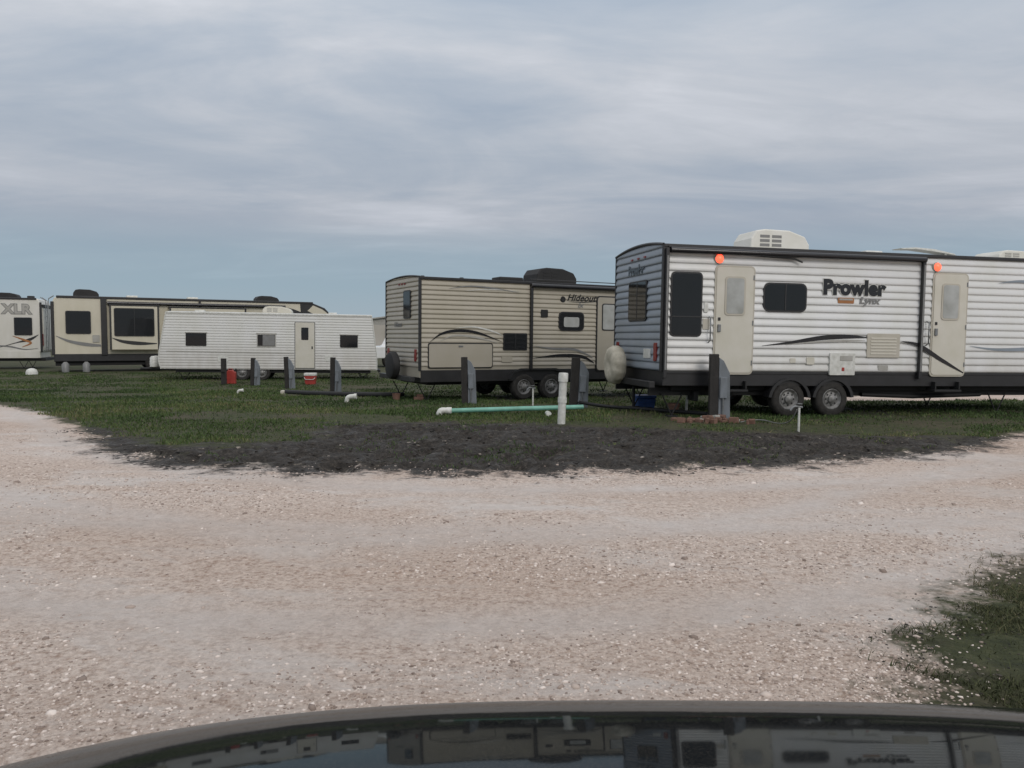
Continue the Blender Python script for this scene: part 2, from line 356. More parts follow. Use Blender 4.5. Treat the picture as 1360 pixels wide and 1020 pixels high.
    tube(p,'antenna_mast',[(6.75,.9,zt+.05),(6.7,.9,zt+.2)],.025,M['pvc'])
    prism(p,'antenna_wing',[(5.6,zt+.24),(5.95,zt+.27),(6.4,zt+.25),(6.9,zt+.17),(6.95,zt+.14),(6.5,zt+.19),(6.0,zt+.235),(5.65,zt+.225)],.85,1.15,M['pvc'],.004)
    for i,u in enumerate((.3,1.2,4.0)): box(p,'roof_plumbing_vent_%d'%i,u,u+.09,1.3,1.39,zt+.07,zt+.15,M['pvc'],.02)
trailer_right()
# ============================================================ TRAILER B (beige, middle)
def trailer_mid():
    ox,oy=-2.224,18.8
    p=empty('travel_trailer',(ox,oy,G(ox,oy+1.5)),(0,R(.3),R(28)))
    W=2.42;L=8.2
    zb,zt,A=.86,3.03,.07
    uf=lambda z:(0,L-.3*max(0,(z-1.2)/2)**2)
    shell(p,'body_shell',uf,.62,zt,A,W,M['tanp'])
    siding(p,'side_siding',lambda z:(.03,uf(z)[1]),zb+.02,zt-.06,.115,M['tan'],0,.024)
    def vf(z):
        if z<=zt: return(.03,W-.03)
        h=W/2*math.sqrt(max(0,1-(z-zt)/A)); return(W/2-h+.03,W/2+h-.03) if h>.04 else (W/2-.01,W/2+.01)
    siding(p,'rear_siding',vf,zb,zt+A-.01,.115,M['tan'],depth=.022,end=True,x=0)
    box(p,'rear_corner_trim',-.03,.035,-.033,.035,.78,zt,M['black'],.01)
    box(p,'rear_corner_trim_far',-.03,.035,W-.035,W+.03,.78,zt,M['black'],.01)
    tube(p,'rear_roof_trim',[(-.015,W*i/14,zt+A*(1-((i/14)*2-1)**2)+.01) for i in range(15)],.022,M['black'])
    box(p,'roof_gutter',-.02,L-.3,-.04,.03,zt-.05,zt+.015,M['black'],.01)
    lathe(p,'awning_roller',[(0,0),(.05,0),(.055,.03),(.055,4.6),(.05,4.62),(0,4.62)],M['gloss'],'X',(3.0,-.1,zt-.09),18)
    box(p,'awning_arm_a',3.0,3.07,-.095,-.02,.8,zt-.06,M['black'],.008)
    box(p,'awning_arm_b',7.5,7.57,-.095,-.02,.8,zt-.06,M['black'],.008)
    rrect(p,'storage_door_frame',.2,1.95,.84,1.46,-.004,.030,M['black'],.06)
    rrect(p,'storage_door',.225,1.925,.865,1.435,-.034,.006,M['tanp'],.05,.002)
    box(p,'storage_latch',1.0,1.12,-.054,-.040,1.36,1.40,M['steel'],.004)
    window(p,'kitchen_window',2.24,2.93,1.28,1.72,r=.03,split=True)
    rrect(p,'vent_small',3.33,3.54,2.14,2.34,-.004,.03,M['blackm'],.02)
    rrect(p,'vent_low',2.2,2.5,.98,1.12,-.004,.03,M['tanp'],.02)
    lathe(p,'speaker',[(0,-.03),(.07,-.03),(.085,0)],M['blackm'],'Y',(4.0,-.01,2.62))
    text(p,'lettering_main','Hideout',4.12,2.60,.235,M['blackm'],-.026,.006,.35,1.10,sp=1.05)
    text(p,'lettering_small','lx',4.45,2.42,.2,M['grey'],-.026,.003,.35,1.2)
    swoosh(p,'badge_line',[(4.15,2.57,.004),(4.6,2.565,.02),(5.1,2.6,.004)],M['black'])
    window(p,'dinette_window',3.87,4.66,1.80,2.30,r=.12)
    rrect(p,'dinette_curtain',4.02,4.50,1.90,2.16,-.043,.002,M['curt'],.05,0)
    rrect(p,'entry_door_frame',5.05,5.82,.72,2.75,-.004,.034,M['black'],.1)
    rrect(p,'entry_door',5.085,5.785,.755,2.715,-.038,.01,M['tanp'],.08,.002)
    rrect(p,'entry_door_window_frame',5.22,5.66,1.82,2.55,-.048,.01,M['black'],.06,.002)
    rrect(p,'entry_door_window',5.25,5.63,1.85,2.52,-.058,.003,M['curt'],.05,0)
    swoosh(p,'stripe_a',[(.25,1.48,.004),(.55,1.68,.05),(.95,1.76,.07),(1.5,1.72,.06),(2.2,1.5,.004)],M['gloss'])
    swoosh(p,'stripe_b',[(.5,1.5,.004),(.9,1.64,.035),(1.5,1.6,.05),(2.1,1.46,.004)],M['lgrey'])
    swoosh(p,'stripe_c',[(.9,1.82,.004),(1.4,1.86,.03),(1.9,1.77,.04),(2.24,1.65,.004)],M['pvc'])
    swoosh(p,'stripe_d',[(.75,2.78,.004),(1.3,2.86,.03),(2.0,2.83,.03),(2.7,2.74,.004)],M['grey'])
    swoosh(p,'stripe_e',[(1.2,2.74,.004),(1.8,2.80,.02),(2.7,2.78,.004)],M['pvc'])
    swoosh(p,'stripe_f',[(3.1,1.4,.004),(3.7,1.33,.05),(4.4,1.3,.06),(4.95,1.1,.02)],M['grey'])
    swoosh(p,'stripe_g',[(3.1,1.08,.004),(3.9,1.15,.07),(4.6,1.12,.08),(5.0,.95,.02)],M['gloss'])
    rrect_end(p,'rear_window_frame',.55,1.05,2.05,2.75,-.004,.034,M['black'],.06)
    rrect_end(p,'rear_window_glass',.58,1.02,2.08,2.72,-.038,.004,M['glass'],.05,.001)
    text(p,'rear_lettering','Hideout',1.75,1.86,.17,M['grey'],offset=.002,shear=.3,end=-.026)
    for i,v in enumerate((1.0,1.2,1.4)): rrect_end(p,'marker_lamp_%d'%i,v-.04,v+.04,2.9,2.94,-.012,.025,M['lens'],.015)
    for i,v in enumerate((.22,W-.22)): rrect_end(p,'tail_lamp_%d'%i,v-.06,v+.06,1.0,1.3,-.012,.03,M['lens'],.04)
    box(p,'rear_bumper',-.22,-.1,.05,W-.05,.52,.64,M['black'],.01)
    lathe(p,'spare_wheel_cover',[(0,-.11),(.26,-.11),(.32,-.09),(.35,-.04),(.35,.06),(.31,.09),(0,.09)],M['blackm'],'X',(-.26,1.2,.88),36)
    box(p,'lower_skirt',.02,L-.1,-.006,W,.50,.80,M['black'],.012)
    box(p,'underbelly',.3,L-.3,.25,W-.25,.42,.498,M['blackm'],.01)
    for i,u in enumerate((2.86,3.68)):
        wheel(p,'wheel_near_%d'%i,u,.08,.34,.22); wheel(p,'wheel_far_%d'%i,u,W-.12,.34,.22)
        tube(p,'axle_%d'%i,[(u,.1,.34),(u,W-.1,.34)],.035,M['blackm'])
    pts=[(2.38,.55),(2.5,.74),(2.75,.82),(3.8,.82),(4.05,.74),(4.17,.55),(4.1,.55),(3.98,.7),(3.78,.77),(2.78,.77),(2.55,.7),(2.45,.55)]
    prism(p,'wheel_arch',pts,-.06,.1,M['black'])
    for i,(u,v) in enumerate(((.3,.3),(.3,W-.3),(6.8,.3),(6.8,W-.3))): jack(p,'stabiliser_%d'%i,u,v,.44)
    tube(p,'tongue',[(L-.5,W/2,.5),(L+1.1,W/2,.5)],.05,M['blackm'])
    for i,v in enumerate((1.0,1.4)): lathe(p,'propane_tank_%d'%i,[(0,.55),(.16,.58),(.16,.95),(.1,1.02),(0,1.03)],M['pvc'],'Z',(L+.35,v,0),20)
    ac_unit(p,'roof_air_conditioner',3.5,4.75,.5,1.3,zt+.05,zt+.45,M['blackm'],'blackm')
    box(p,'roof_vent_a',2.45,3.15,.6,1.1,zt+.05,zt+.16,M['blackm'],.03)
    for i,u in enumerate((.5,1.6)): box(p,'roof_plumbing_vent_%d'%i,u,u+.1,1.2,1.3,zt+.05,zt+.14,M['blackm'],.02)
    tube(p,'roof_rail',[(3.1,.15,zt+.09),(5.6,.15,zt+.09),(7.5,.15,zt+.07)],.012,M['black'])
trailer_mid()
# ============================================================ TRAILER C (older plain white)
def trailer_old():
    ox,oy=-13.75,30.4
    p=empty('travel_trailer',(ox,oy,-.28),(0,R(.55),R(11)))
    W=2.05;L=8.42;zb,zt,A=.46,2.68,.05
    uf=lambda z:(.0+.30*max(0,(z-.9)/1.8)+.25*max(0,(.9-z)/.5)**2*.5,L-.05-.22*max(0,(z-1.0)/1.7))
    shell(p,'body_shell',uf,zb,zt,A,W,M['white2'])
    siding(p,'side_siding',uf,zb+.02,zt-.05,.105,M['white2'],0,.014)
    box(p,'roof_gutter',.3,L-.25,-.03,.03,zt-.05,zt+.01,M['pvc'],.01)
    tube(p,'rear_edge_trim',[(uf(z)[1],-.01,z) for z in np.linspace(zb,zt,8)],.02,M['pvc'])
    tube(p,'front_edge_trim',[(uf(z)[0],-.01,z) for z in np.linspace(zb,zt,8)],.02,M['pvc'])
    for i in range(18):
        z=zb+.1+i*.12
        box(p,'rear_rib_%d'%i,uf(z)[1]-.02,uf(z)[1]+.008,.04,W-.04,z,z+.05,M['white2'],.01)
    for i,(a,b) in enumerate(((1.02,1.78),(3.68,4.40),(6.9,7.6))):
        window(p,'window_%d'%i,a,b,1.37,1.87,r=.03,frame='blackm' if i!=1 else 'lgrey')
        box(p,'window_trim_%d'%i,a-.03,b+.03,-.037,-.008,1.87,1.905,M['lgrey'],.005)
    rrect(p,'window_blind',3.9,4.36,1.41,1.83,-.042,.003,M['grey'],.01,0)
    rrect(p,'entry_door_frame',5.12,5.92,.5,2.38,-.004,.02,M['grey'],.04)
    rrect(p,'entry_door',5.15,5.89,.53,2.35,-.024,.01,M['door'],.03)
    rrect(p,'door_window',5.38,5.66,1.65,2.15,-.034,.004,M['glass'],.03,.001)
    box(p,'door_handle',5.78,5.83,-.05,-.034,1.3,1.4,M['black'],.004)
    swoosh(p,'stripe',[(.3,1.15,.03),(3,1.13,.04),(5.1,1.12,.03)],M['lgrey'],y=-.015)
    box(p,'hatch_a',2.2,2.6,-.022,0,.75,1.0,M['pvc'],.01); box(p,'hatch_b',6.3,6.6,-.022,0,.8,1.05,M['pvc'],.01)
    box(p,'underbelly',.6,L-.3,.15,W-.15,.32,zb,M['blackm'],.01)
    for i,u in enumerate((3.1,3.85)):
        wheel(p,'wheel_near_%d'%i,u,.12,.33,.2); wheel(p,'wheel_far_%d'%i,u,W-.12,.33,.2)
    for i,(u,v) in enumerate(((.9,.3),(L-.6,.3),(L-.6,W-.3))): jack(p,'stabiliser_%d'%i,u,v,.34)
    box(p,'rear_bumper',L,L+.1,.1,W-.1,.36,.46,M['blackm'],.01)
    tube(p,'tongue',[(.6,W/2,.42),(-.9,W/2,.42)],.05,M['blackm'])
    for i,v in enumerate((1.0,1.35)): lathe(p,'propane_tank_%d'%i,[(0,.46),(.15,.5),(.15,.85),(.1,.92),(0,.93)],M['pvc'],'Z',(-.4,v,0),16)
    ac_unit(p,'roof_air_conditioner',3.8,4.95,.7,1.5,zt+.03,zt+.32,M['door'],'lgrey')
    for i,u in enumerate((1.2,6.4)): box(p,'roof_vent_%d'%i,u,u+.35,.8,1.15,zt+.03,zt+.11,M['pvc'],.02)
trailer_old()
# ============================================================ FIFTH WHEEL (cream/black)
def fifth_cream():
    ox,oy=-21.35,36.4
    p=empty('fifth_wheel_trailer',(ox,oy,-.28),(0,0,R(30)))
    W=2.5;L=13.4;zt=3.58
    prof=[(0,.78),(.0,3.2),(.12,3.48),(.35,zt),(12.1,zt-.05),(12.8,3.25),(13.35,2.7),(13.4,2.4),(13.1,2.1),(11.2,1.95),(10.9,.78)]
    prism(p,'body_shell',prof,0,W,M['cream'],.06)
    prism(p,'front_cap',[(11.6,1.96),(11.5,3.53),(12.15,3.54),(12.85,3.27),(13.41,2.7),(13.46,2.4),(13.14,2.06)],-.02,W+.02,M['black'],.04)
    prism(p,'front_cap_band',[(11.9,3.1),(12.2,3.4),(12.7,3.2),(13.1,2.9),(12.7,2.8),(12.2,2.95)],-.03,-.018,M['cream'])
    prism(p,'front_cap_band_low',[(11.7,2.3),(12.1,2.6),(12.8,2.5),(13.2,2.3),(12.9,2.15)],-.03,-.018,M['cream'])
    box(p,'rear_corner_trim',-.04,.10,-.035,.04,.8,3.3,M['black'],.02)
    box(p,'rear_corner_trim_far',-.03,.05,W-.03,W+.03,.8,3.3,M['black'],.02)
    box(p,'roof_edge',.2,12.2,-.045,.03,zt-.11,zt-.0,M['black'],.02)
    lathe(p,'awning_roller',[(0,0),(.08,0),(.08,8.4),(0,8.4)],M['gloss'],'X',(2.3,-.12,zt-.30),16)
    box(p,'awning_arm_a',2.02,2.28,-.1,-.02,.8,zt-.1,M['black'],.01)
    box(p,'awning_arm_b',6.4,6.5,-.1,-.02,.8,zt-.1,M['black'],.01)
    for i,(a,b,z0,z1) in enumerate(((2.38,4.5,1.05,3.15),(5.0,8.6,1.05,3.1))):
        box(p,'slide_out_%d'%i,a,b,-.5,.05,z0,z1,M['cream'],.03)
        box(p,'slide_top_trim_%d'%i,a-.03,b+.03,-.53,.02,z1,z1+.05,M['black'],.01)
        box(p,'slide_trim_l_%d'%i,a-.02,a+.06,-.52,-.49,z0,z1,M['black'],.005)
        box(p,'slide_trim_r_%d'%i,b-.06,b+.02,-.52,-.49,z0,z1,M['black'],.005)
    window(p,'slide_window_a',2.55,4.3,1.70,3.04,y=-.503,r=.08,split=True)
    window(p,'slide_window_b',5.2,6.9,1.75,2.95,y=-.503,r=.08,split=True)
    window(p,'rear_side_window',.55,1.6,1.80,2.88,r=.08)
    swoosh(p,'stripe_a',[(2.45,1.62,.02),(2.9,1.45,.14),(3.6,1.36,.17),(4.4,1.35,.04)],M['black'],y=-.504)
    swoosh(p,'stripe_b',[(5.1,1.6,.02),(5.9,1.4,.14),(7,1.34,.1),(8.5,1.5,.03)],M['black'],y=-.504)
    swoosh(p,'stripe_c',[(.15,1.7,.02),(.7,1.45,.12),(1.4,1.3,.16),(2.0,1.25,.1)],M['grey'],y=-.012)
    swoosh(p,'stripe_top',[(8.6,3.3,.03),(9.8,3.25,.16),(11,3.1,.22),(11.8,2.75,.3)],M['black'],y=-.012)
    swoosh(p,'stripe_mid',[(8.7,2.9,.03),(9.8,2.85,.08),(11,2.65,.12),(11.6,2.4,.1)],M['grey'],y=-.012)
    window(p,'bed_window',9.0,10.0,2.1,2.75,r=.08)
    rrect(p,'rear_speaker',1.65,1.95,1.4,1.75,-.004,.03,M['lgrey'],.04)
    box(p,'lower_skirt',.05,10.9,-.01,W,.5,.86,M['black'],.02)
    box(p,'chassis',.1,10.9,.2,W-.2,.3,.5,M['blackm'],.02)
    for i,u in enumerate((4.3,5.3)): wheel(p,'wheel_near_%d'%i,u,.1,.4,.24); wheel(p,'wheel_far_%d'%i,u,W-.12,.4,.24)
    for i,(a,v) in enumerate(((10.6,.3),(10.6,W-.3))): tube(p,'landing_leg_%d'%i,[(a,v,0),(a,v,.9)],.06,M['blackm'])
    for i,(a,v) in enumerate(((.5,.4),(.5,W-.4))): jack(p,'stabiliser_%d'%i,a,v,.5)
    for i,a in enumerate((.5,1.35)):
        lathe(p,'propane_bottle_%d'%i,[(0,0),(.15,.02),(.16,.38),(.1,.46),(.06,.5),(0,.5)],M['grey'],'Z',(a,-.5,0),18)
    rrect_end(p,'rear_window',.7,1.8,1.8,2.8,-.004,.03,M['glass'],.08)
    for i,v in enumerate((.25,W-.25)): rrect_end(p,'tail_lamp_%d'%i,v-.07,v+.07,1.2,1.7,-.004,.03,M['lens'],.03)
    for k,v in enumerate((1.95,2.3)): tube(p,'ladder_rail_%d'%k,[(-.12,v,.9),(-.12,v,3.5),(.1,v,3.65)],.018,M['steel'])
    for k in range(8): tube(p,'ladder_rung_%d'%k,[(-.12,1.95,1.1+k*.32),(-.12,2.3,1.1+k*.32)],.014,M['steel'])
    ac_unit(p,'roof_air_conditioner',.9,2.0,.8,1.6,zt,zt+.36,M['blackm'],'blackm')
    ac_unit(p,'roof_air_conditioner_front',9.4,10.6,.8,1.6,zt-.03,zt+.3,M['blackm'],'blackm')
    box(p,'roof_vent',6.0,6.5,.8,1.3,zt,zt+.12,M['pvc'],.03)
    box(p,'roof_vent_b',3.2,3.7,.8,1.3,zt,zt+.12,M['pvc'],.03)
fifth_cream()
# ============================================================ FIFTH WHEEL (off-white, far left)
def fifth_left():
    p=empty('fifth_wheel_trailer',(-24.1,40.2,-.28),(0,0,R(20)))
    W=2.5;L=-11.5;zt=3.62
    prof=[(0,.85),(.0,3.3),(-.12,3.55),(-.35,zt),(-10.4,zt-.05),(-11.2,3.2),(-11.5,2.5),(-11.1,2.1),(-9.3,1.95),(-9.0,.85)]
    prism(p,'body_shell',prof[::-1],0,W,M['offw'],.06)
    text(p,'lettering_halo','XLR',-1.70,2.82,.66,M['grey'],-.004,.05,0,1.0,sp=1.06)
    text(p,'lettering_main','XLR',-1.70,2.82,.66,M['lgrey'],-.010,.02,0,1.0,sp=1.06)
    window(p,'side_window',-1.22,-.42,1.72,2.62,r=.05)
    swoosh(p,'stripe_a',[(-1.9,1.1,.02),(-1.1,1.35,.05),(-.55,1.5,.14),(-.15,1.75,.02)],M['black'],y=-.006)
    swoosh(p,'stripe_b',[(-1.3,1.68,.02),(-.8,1.48,.1),(-.5,1.32,.09),(-.9,1.12,.02)],M['orange'],y=-.010)
    swoosh(p,'stripe_c',[(-2.4,1.2,.02),(-1.5,1.15,.08),(-.8,1.0,.05),(-.2,1.05,.02)],M['grey'],y=-.006)
    box(p,'corner_trim',-.08,.02,-.03,.05,.85,3.4,M['black'],.02)
    box(p,'corner_trim_far',-.05,.03,W-.05,W+.03,.85,3.4,M['black'],.02)
    box(p,'roof_edge',-10.4,-.2,-.045,.03,zt-.1,zt,M['black'],.02)
    box(p,'rear_ramp',.0,.05,.2,W-.2,.95,3.1,M['offw'],.02)
    box(p,'rear_light_bar',.0,.09,.15,W-.15,3.15,3.3,M['black'],.02)
    for k,v in enumerate((.35,.75)): tube(p,'ladder_rail_%d'%k,[(.14,v,.9),(.14,v,3.5),(-.1,v,3.68)],.02,M['steel'])
    for k in range(8): tube(p,'ladder_rung_%d'%k,[(.14,.35,1.1+k*.32),(.14,.75,1.1+k*.32)],.015,M['steel'])
    for k,v in enumerate((.14,W-.14)): box(p,'tail_lamp_%d'%k,.0,.04,v-.07,v+.07,1.2,1.8,M['lens'],.01)
    box(p,'lower_skirt',-9,-.1,-.01,W,.55,.93,M['offw'],.02)
    box(p,'chassis',-9,.1,.2,W-.2,.4,.55,M['blackm'],.02)
    for i,u in enumerate((-3.4,-4.4)): wheel(p,'wheel_near_%d'%i,u,.1,.4,.24); wheel(p,'wheel_far_%d'%i,u,W-.12,.4,.24)
    jack(p,'stabiliser_0',-.9,.3,.45); jack(p,'stabiliser_1',-.9,W-.3,.45)
    for i,v in enumerate((.3,W-.3)): tube(p,'landing_leg_%d'%i,[(-8.7,v,0),(-8.7,v,.9)],.06,M['blackm'])
    ac_unit(p,'roof_air_conditioner',-2.2,-1.2,.8,1.6,zt,zt+.28,M['blackm'],'blackm')
    box(p,'roof_vent',-.8,-.5,.9,1.2,zt,zt+.14,M['blackm'],.03)
fifth_left()
# ============================================================ pickup + building in the distance
def pickup():
    p=empty('pickup_truck',(-7.75,44,-.28),(0,0,R(50)))
    prism(p,'body',[(0,.5),(0,1.15),(2.0,1.2),(2.15,1.25),(2.55,1.85),(4.0,1.85),(4.5,1.28),(5.6,1.15),(5.75,.9),(5.75,.5)],0,1.9,M['truckw'],.05)
    prism(p,'side_window',[(2.35,1.3),(2.65,1.75),(3.95,1.75),(4.3,1.3)],-.01,.0,M['glass'],0)
    prism(p,'side_window_far',[(2.35,1.3),(2.65,1.75),(3.95,1.75),(4.3,1.3)],1.9,1.91,M['glass'],0)
    box(p,'tail_gate',-.03,.0,.2,1.7,.75,1.1,M['truckw'],.01); box(p,'tail_lamp_l',-.03,.02,.03,.17,.8,1.12,M['lens'],.01); box(p,'tail_lamp_r',-.03,.02,1.73,1.87,.8,1.12,M['lens'],.01)
    box(p,'bumper',-.15,-.02,.05,1.85,.5,.68,M['steel'],.02)
    for i,(u,v) in enumerate(((1.1,.1),(4.7,.1),(1.1,1.8),(4.7,1.8))): wheel(p,'wheel_%d'%i,u,v,.38,.25)
pickup()
def building():
    p=empty('metal_building',(-22,95,-.28),(0,0,R(8)))
    box(p,'walls',0,16,0,10,0,3.1,pmat('beige_metal',(.45,.42,.38),.6,0,.08,.5),.02)
    prism(p,'roof',[(-.3,3.1),(8,4.2),(16.3,3.1),(16.3,3.25),(8,4.36),(-.3,3.25)],-.3,10.3,M['lgrey'])
    prism(p,'gable',[(0,3.1),(16,3.1),(8,4.2)],.05,9.9,M['lgrey'])
    for i in range(3): box(p,'door_%d'%i,1.5+i*5,4.5+i*5,-.04,0.0,0,2.6,M['lgrey'],.01)
building()
# ============================================================ pedestals & site items
def at(px,Y): return (px-680)/1040*Y
def pedestal(x,y,h,lean=0,rz=0,board=True,s=1):
    p=empty('utility_pedestal',(x,y,G(x,y)-.04),(0,R(lean),R(rz)))
    box(p,'post',-.09*s,.07*s,-.06,.08,0,h,M['wood'],.01)
    if board:
        prism(p,'board',[(.075*s,0),(.075*s,h*.95),(.16*s,h*.90),(.27*s,h*.72),(.29*s,0)],-.05,.05,M['board'],.006)
        box(p,'meter_box',.09*s,.22*s,-.1,-.052,h*.35,h*.66,M['board'],.01)
        tube(p,'conduit',[(.15*s,-.075,0),(.15*s,-.075,h*.35)],.018,M['steel'])
    else:
        box(p,'meter_box',-.07,.06,-.12,-.062,h*.5,h*.8,M['wood'],.01)
    return p
for px,Y,h,le,rz,b,s in ((949,14.35,1.24,0,-3,True,1.0),(762,16.9,1.13,3,6,True,1.05),(618,18.0,1.12,-1,0,True,.9),(441.5,23.2,1.10,1,0,True,.85),(381.5,25.6,1.10,-2,5,True,.85),(335,27.6,1.02,2,0,True,.85),(297,28.2,.98,0,0,False,1)):
    pedestal(at(px,Y),Y,h,le,rz,b,s)
def standpipe(x,y,h,r,lean=0,cap=True):
    p=empty('pvc_standpipe',(x,y,G(x,y)-.03),(0,R(lean),0))
    tube(p,'pipe',[(0,0,0),(0,0,h)],r,M['pvc'],6)
    if cap:
        lathe(p,'cap',[(r*1.22,h-.12),(r*1.22,h+.01),(r*1.1,h+.03),(0,h+.035)],M['pvc'],'Z',(0,0,0),24)
        lathe(p,'coupling',[(r,h*.45),(r*1.15,h*.45),(r*1.15,h*.55),(r,h*.55)],M['pvc'],'Z',(0,0,0),24)
standpipe(at(746,13.5),13.5,.88,.068,2)
standpipe(at(912,15.6),15.6,.48,.028,4,False)
def faucet(x,y,h):
    p=empty('water_faucet',(x,y,G(x,y)-.03))
    tube(p,'riser',[(0,0,0),(0,0,h)],.018,M['pvc'])
    tube(p,'spout',[(.05,0,h),(-.02,0,h+.02),(-.10,0,h+.015),(-.14,0,h-.05)],.017,M['steel'],smoothpts=True)
    lathe(p,'handle',[(0,h+.05),(.045,h+.05),(.05,h+.065),(0,h+.07)],M['steel'],'Z',(0,0,0),12)
faucet(at(1063,12.5),12.5,.42)
faucet(at(708,17.4),17.4,.42)
g0=empty('sewer_pipe',(0,0,0))
x0,y0,x1,y1=at(590,14.9),14.9,at(775,15.4),15.4
tube(g0,'green_pipe',[(x0,y0,.075),((x0+x1)/2,(y0+y1)/2,.10),(x1,y1,.12)],.045,M['green'],6)
tube(g0,'elbow',[(x0+.12,y0,.078),(x0,y0,.085),(x0-.07,y0-.01,.08),(x0-.10,y0-.02,.02),(x0-.11,y0-.02,-.06)],.060,M['pvc'],6,smoothpts=True)
tube(g0,'coupling',[(x0+.05,y0,.08),(x0+.14,y0,.08)],.068,M['pvc'],6)
xb=at(727,15.2); tube(g0,'white_tee',[(xb,15.1,.02),(xb+.02,14.85,.03)],.05,M['pvc'],6)
def elbow(x,y,s=1,flip=1):
    p=empty('pipe_elbow',(x,y,G(x,y)-.02))
    tube(p,'elbow',[(0,0,-.05),(0,0,.08*s),(flip*.03*s,0,.15*s),(flip*.12*s,0,.17*s),(flip*.2*s,0,.17*s)][::1],.055*s,M['pvc'],6,smoothpts=True)
    tube(p,'rim',[(flip*.17*s,0,.17*s),(flip*.23*s,0,.17*s)],.066*s,M['pvc'],6)
elbow(at(460,18.2),18.2,1.0); elbow(at(315,22.5),22.5,.7)
p=empty('drain_hose'); 
pts=[]
for i,(px,Y) in enumerate(((378,22.2),(400,21.6),(440,21.0),(480,20.9),(515,20.6),(535,20.9))): x=at(px,Y); pts.append((x,Y,G(x,Y)+.07))
tube(p,'hose',pts,.07,M['blackm'],4,smoothpts=True)
box(p,'hose_head',pts[0][0]-.12,pts[0][0]+.12,pts[0][1]-.1,pts[0][1]+.1,pts[0][2]-.08,pts[0][2]+.05,M['doorframe'],.03)
p=empty('power_cable'); 
tube(p,'cable',[(at(770,16.8),16.8,.1),(at(800,16.2),16.2,.06),(at(850,15.9),15.9,.05),(at(900,15.3),15.3,.05),(at(940,14.6),14.6,.08)],.035,M['blackm'],3,smoothpts=True)
p=empty('water_hose');
tube(p,'hose',[(at(985,13.6),13.6,.03),(at(1010,13.9),13.9,.07),(at(1035,13.2),13.2,.04),(at(1055,12.6),12.6,.15),(at(1060,12.5),12.5,.36)],.009,M['grey'],3,smoothpts=True)
def cooler(name,x,y,w,h,mat,lid,rz=0):
    p=empty(name,(x,y,G(x,y)),(0,0,R(rz)))
    prism(p,'tub',[(-w*.42,0),(w*.42,0),(w*.5,h*.75),(-w*.5,h*.75)],-w*.32,w*.32,mat,.02)
    box(p,'lid',-w*.53,w*.53,-w*.36,w*.36,h*.755,h,lid,.02)
    tube(p,'handle',[(-w*.5,-w*.34,h*.6),(-w*.35,-w*.42,h*.45),(w*.35,-w*.42,h*.45),(w*.5,-w*.34,h*.6)],.012,lid)
cooler('cooler_box',at(857,17.0),17.0,.42,.28,M['blue'],M['blue'],10)
cooler('cooler_box',at(412,28.5),28.5,.40,.42,M['red'],M['pvc'],0)
def jerry(x,y):
    p=empty('fuel_can',(x,y,G(x,y)),(0,0,R(5)))
    prism(p,'can',[(-.15,0),(.15,0),(.15,.42),(.05,.5),(-.1,.5),(-.15,.45)],-.1,.1,M['red'],.02)
    tube(p,'spout',[(.1,0,.46),(.17,0,.56)],.02,M['black']); tube(p,'handle',[(-.12,0,.5),(-.08,0,.55),(.03,0,.55),(.05,0,.5)],.014,M['red'])
jerry(at(307,28.6),28.6)
def pot(x,y,s):
    p=empty('flower_pot',(x,y,G(x,y)))
    lathe(p,'pot',[(0,0),(.09*s,0),(.13*s,.2*s),(.15*s,.2*s),(.15*s,.25*s),(.125*s,.25*s),(.11*s,.2*s),(0,.2*s)],M['terra'],'Z',(0,0,0),20)
pot(at(896,15.4),15.4,.85)
def bin_(x,y):
    p=empty('bucket',(x,y,G(x,y)))
    lathe(p,'bucket',[(0,0),(.08,0),(.10,.17),(.11,.17),(.095,.16),(.07,.02),(0,.02)],M['terra'],'Z',(0,0,0),20)
bin_(at(526,19.3),19.3)
def brickpile(x,y):
    p=empty('rubble_pile',(x,y,G(x,y)))
    random.seed(3)
    for i in range(44):
        a=random.gauss(0,.30);b=random.gauss(0,.16);s=random.uniform(.03,.09)
        o=box(p,'chunk_%d'%i,a-s,a+s,b-s*.6,b+s*.6,-.02,random.uniform(.03,.12)*(1-.5*abs(a)),M['terra' if i%7 else 'lgrey'],.012,rz=random.uniform(0,3)); o.rotation_euler[0]=random.uniform(-.25,.25)
brickpile(at(945,14.0),14.0)
p=empty('septic_lid',(at(68,36.0),34.5,-.28)); lathe(p,'dome',[(.24,0),(.24,.10),(.2,.2),(.11,.26),(0,.28)],M['pvc'],'Z',(0,0,0),24)
p=empty('timber_block',(at(556,19.4),19.4,G(0,19.4))); box(p,'block_a',-.12,.12,-.08,.08,0,.09,M['terra'],.01); box(p,'block_b',-.05,.1,-.05,.06,.092,.15,M['terra'],.01)
p=empty('jack_stand',(at(842,16.2),16.2,0)); tube(p,'post',[(0,0,0),(0,0,.5)],.03,M['blackm']); box(p,'foot',-.12,.12,-.1,.1,0,.03,M['blackm'],.005); box(p,'head',-.06,.06,-.05,.05,.5,.54,M['blackm'],.005)

